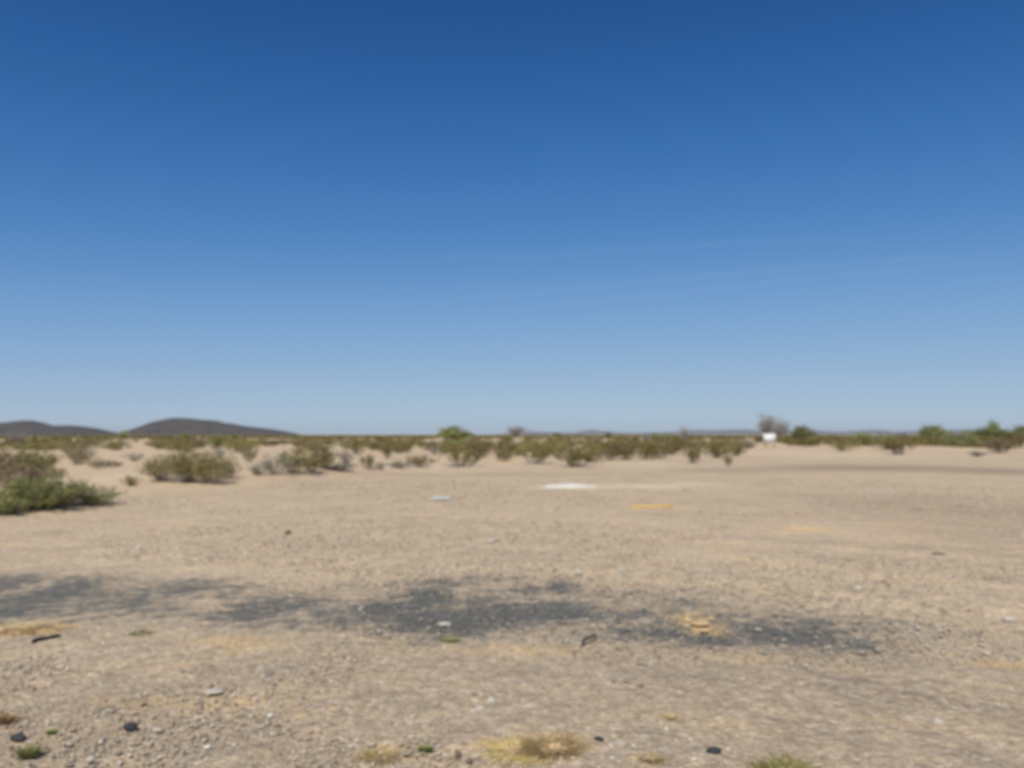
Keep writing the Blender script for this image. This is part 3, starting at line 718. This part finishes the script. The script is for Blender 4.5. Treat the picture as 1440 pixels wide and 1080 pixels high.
# tyre scrap: a bent black strip
def strip(px0, py0, px1, py1, wd, th_, mat, name, label, cat, bend=.06, n=12, lift=.02):
    A = ground_at(px0, py0); B = ground_at(px1, py1); ax = (B - A); ln = ax.length; u = ax.normalized(); v = Vector((-u.y, u.x, 0))
    P = []
    for i in range(n + 1):
        t = i / n; c = A.lerp(B, t) + v * bend * math.sin(t * 6.28) + Vector((0, 0, lift * math.sin(t * 3.14) ** .7 + .004)); ww = wd * (.35 + .65 * math.sin(t * 3.14) ** .5) * (1 + .15 * math.sin(t * 17))
        for s_, q in ((-1, 0), (1, 0), (1, 1), (-1, 1)): P.append(c + v * s_ * ww / 2 + Vector((0, 0, q * th_ * (1 + .2 * math.sin(9 * t)))))
    o0 = Vector(P[0]); M_ = sum(P, Vector()) / len(P)
    f = [(i * 4 + j, i * 4 + (j + 1) % 4, i * 4 + 4 + (j + 1) % 4, i * 4 + 4 + j) for i in range(n) for j in range(4)] + [(3, 2, 1, 0), (n * 4, n * 4 + 1, n * 4 + 2, n * 4 + 3)]
    o = link(name, mesh_np(name, np.array([tuple(q - M_) for q in P]), np.array(f)), mat, None, M_)
    return tag(o, label, cat)
RB = plain('black_rubber', (.018, .016, .015), (.04, .035, .03), 30)
ST = plain('stick_wood', (.10, .08, .065), (.17, .14, .11), 30)
strip(45, 908, 84, 896, .055, .018, RB, 'tyre_scrap', 'bent black strip of rubber below the rusty grass at left', 'debris', .03)
strip(818, 908, 838, 896, .03, .02, ST, 'stick', 'short dark stick lying below the darkest patches right of centre', 'stick', .01)
OR = plain('faded_orange_plastic', (.70, .44, .12), (.80, .56, .20), 9)
strip(888, 714.5, 946, 712.5, .30, .035, OR, 'orange_strip', 'long faded orange strip lying flat on the gravel', 'debris', .02, 16, .01)
WP = plain('white_plastic', (.66, .70, .72), (.80, .82, .82), 9)
strip(606, 702.5, 634, 702, .30, .035, WP, 'plastic_sheet', 'small crumpled white sheet left of the white heap', 'litter', .03, 12, .03)
# white heap
def heap(px, py, wpx, dep, hgt, mat, name, label, cat, seed=1):
    p = ground_at(px, py); a_ = wpx * p.y / F / 2; r = np.random.default_rng(seed)
    nr, na = 12, 48; P = []; 
    for i in range(nr + 1):
        for j in range(na):
            t = i / nr; an = 6.283 * j / na; k = 1 + .18 * math.sin(3 * an + seed) + .1 * math.sin(7 * an + 2) + .05 * math.sin(13 * an)
            x, y = math.cos(an) * t * a_ * k, math.sin(an) * t * dep / 2 * k
            z = hgt * (1 - t * t) ** 1.1 * (1 + .3 * math.sin(x * 9 + 1) * math.sin(y * 7) + r.normal() * .06) - (.03 if i == nr else 0)
            P.append((x, y, z + .006))
    f = [(i * na + j, (i + 1) * na + j, (i + 1) * na + (j + 1) % na, i * na + (j + 1) % na) for i in range(nr) for j in range(na)]
    o = link(name, mesh_np(name, np.array(P), np.array(f), smooth=True), mat, None, p); return tag(o, label, cat)
WS = plain('white_sand', (.66, .62, .50), (.82, .79, .69), 7, .5, 25)
SA = plain('ochre_sand', (.50, .36, .19), (.60, .46, .28), 12, .5, 40)
heap(800, 684.5, 74, 1.5, .09, WS, 'white_heap', 'low white heap of powdery sand on the far side of the lot', 'heap', 2)
OC = plain('ochre_clod', (.55, .38, .19), (.68, .50, .28), 20)
for k_, (qx, qy, qw, qh, ql) in enumerate([(985, 879, 26, 6, 'largest flat ochre clod among the right-hand dark patches'), (968, 873, 16, 5, 'ochre clod at the upper left of the ochre patch'), (1000, 871, 13, 4, 'ochre clod at the upper right of the ochre patch'), (992, 888, 15, 5, 'lowest ochre clod of the ochre patch')]):
    stone(qx, qy, qw, qh, OC, ql, 60 + k_, 'ochre clods on the dark patches', 'dirt_clod')

# tufts
def tuft(px, py, wpx, hpx, n, mat, label, seed, spread=1.0, group='grass tufts on the lot', lean=0):
    p = ground_at(px, py); d = math.hypot(p.x, p.y); W = wpx * d / F / 2; Hh = hpx * d / F
    r = np.random.default_rng(seed); parts = []; tn = []
    for i in range(n):
        az = r.uniform(0, 6.283); rad = W * math.sqrt(r.uniform(0, 1)) * .55; b0 = np.array([math.cos(az) * rad, math.sin(az) * rad * .7, -.005])
        a2 = az + r.normal() * .8; ln = Hh * r.uniform(.5, 1.15); out_ = W * r.uniform(.15, .9) * spread
        e = b0 + np.array([math.cos(a2) * out_ + lean * ln, math.sin(a2) * out_, ln]); m_ = (b0 + e) / 2 + np.array([0, 0, ln * .18])
        w_ = .004; sd_ = np.array([-math.sin(a2), math.cos(a2), 0]) * w_
        parts.append((np.array([b0 - sd_, b0 + sd_, m_ + sd_ * .8, m_ - sd_ * .8, e + sd_ * .15, e - sd_ * .15]), np.array([(0, 1, 2, 3), (3, 2, 4, 5)]))); tn += [r.uniform(0, 1)] * 6
    V, Fc = join(parts); o = link('grass_tuft', mesh_np('grass_tuft', V, Fc, {'tone': tn}), mat, None, p)
    return tag(o, label, 'grass tuft', group)
STRAWM = foliage_mat('straw_blades', (.60, .48, .20), (.76, .63, .31), (.84, .73, .42), .5)
RUST = foliage_mat('rusty_blades', (.30, .20, .08), (.48, .31, .13), (.55, .42, .20))
OLIVEG = foliage_mat('olive_blades', (.30, .29, .09), (.46, .43, .15), (.62, .55, .26), .5)
GRASS = foliage_mat('green_blades', (.20, .22, .06), (.34, .35, .12), (.52, .47, .22), .45)
tuft(778, 1054, 100, 9, 420, STRAWM, 'largest straw yellow tuft at the bottom right of centre', 1)
tuft(735, 1056, 121, 5.0, 252, STRAWM, 'flattened straw yellow wisps running left from the largest tuft', 2)
tuft(22, 892, 48, 5.6, 144, RUST, 'olive rusty tuft at the left edge above the black strip, left one of two', 3)
tuft(62, 890, 55, 5.6, 156, RUST, 'orange brown tuft above the black strip, right one of two', 4)
tuft(40, 1062, 37, 8.7, 180, GRASS, 'small green tuft in the lower left corner', 5)
tuft(198, 892, 37, 4.3, 96, GRASS, 'small dull green tuft below the left dark patches', 6)
tuft(272, 942, 51, 4.3, 96, RUST, 'flat yellowish brown tuft at lower left', 7)
tuft(535, 1062, 70, 5.6, 120, STRAWM, 'thin straw tuft near the bottom edge left of the green tuft', 8)
tuft(598, 1055, 22, 5.6, 180, GRASS, 'tiny green tuft near the bottom edge left of centre', 9)
tuft(1102, 1086, 96, 8, 240, OLIVEG, 'yellow green tuft cut by the bottom edge right of centre', 10)
tuft(918, 1070, 37, 6.2, 180, STRAWM, 'thin straw tuft at the bottom edge between the straw and yellow green tufts', 11)
tuft(634, 902, 29, 5.0, 156, GRASS, 'faint olive tuft just under the darkest patch', 12)
tuft(5, 1015, 33, 8.1, 108, RUST, 'brownish tuft cut by the left edge at the bottom', 14)
tuft(72, 1030, 13, 3.7, 96, GRASS, 'tiny green sprig above the small green tuft at lower left', 15)
tuft(943, 1010, 22, 3.7, 120, STRAWM, 'small orange yellow tuft at the bottom right of centre', 16)
tuft(1305, 1082, 55, 5.0, 180, GRASS, 'low yellow green tuft at the bottom edge on the right', 17)
tuft(315, 922, 40, 3.7, 144, STRAWM, 'flat straw wisps below the left dark patches', 18)

# ------------------------------------------------------------------ faint streaks of ice cloud, 2.8 km up
CM = MT('thin_ice_cloud'); CM.base((.85, .87, .9))
tr_ = CM.n('ShaderNodeBsdfTransparent'); mx_ = CM.n('ShaderNodeMixShader')
CM.l(CM.math('MULTIPLY', CM.ramp(CM.noise(.0006, 3), [(.35, 0.0), (.6, 1.0)]), .012), mx_.inputs[0]); CM.l(tr_.outputs[0], mx_.inputs[1]); CM.l(CM.b.outputs[0], mx_.inputs[2]); CM.l(mx_.outputs[0], CM.out.inputs[0])
def sky_pt(px, py, alt=2800.0):
    v = px_dir(px, py); k = alt / v[2]; return Vector((v[0] * k, v[1] * k, alt))
for (x0, y0, x1, y1, wd_, lb) in [(480, 434, 1500, 345, 48, 'faint thin cloud streak, brightest and longest one crossing the right half of the sky'), (700, 436, 1500, 357, 40, 'faint thin cloud streak just under the brightest one'), (560, 366, 1250, 335, 36, 'faint thin cloud streak above the others')]:
    A, B = sky_pt(x0, y0), sky_pt(x1, y1); n_ = 40; tt = np.linspace(0, 1, n_)
    P = np.array([tuple(A.lerp(B, t)) for t in tt]); P[:, 1] += 120 * np.sin(tt * 7); c0 = P.mean(0)
    vv, ff = tube(P - c0, wd_ * np.sin(np.clip(tt, .01, .99) * 3.1416) ** .5, 10)
    o = link('cloud_streak', mesh_np('cloud_streak', vv, ff, smooth=True), CM.m, None, c0); tag(o, lb, 'cloud', 'thin cloud streaks')

# ------------------------------------------------------------------ haze
hz, hf = boxv(-21500, 21500, -21500, 21500, -32, 175)
HZ = bpy.data.materials.new('haze_air'); HZ.use_nodes = True; t = HZ.node_tree; t.nodes.clear()
ho = t.nodes.new('ShaderNodeOutputMaterial'); pv = t.nodes.new('ShaderNodeVolumePrincipled')
pv.inputs['Color'].default_value = (.90, .95, 1.0, 1); pv.inputs['Density'].default_value = 3.2e-5
t.links.new(pv.outputs[0], ho.inputs['Volume'])
o = link('haze', mesh_np('haze', hz, hf), HZ); tag(o, 'thin pale air between the lot and the far hills', 'haze', kind='stuff')
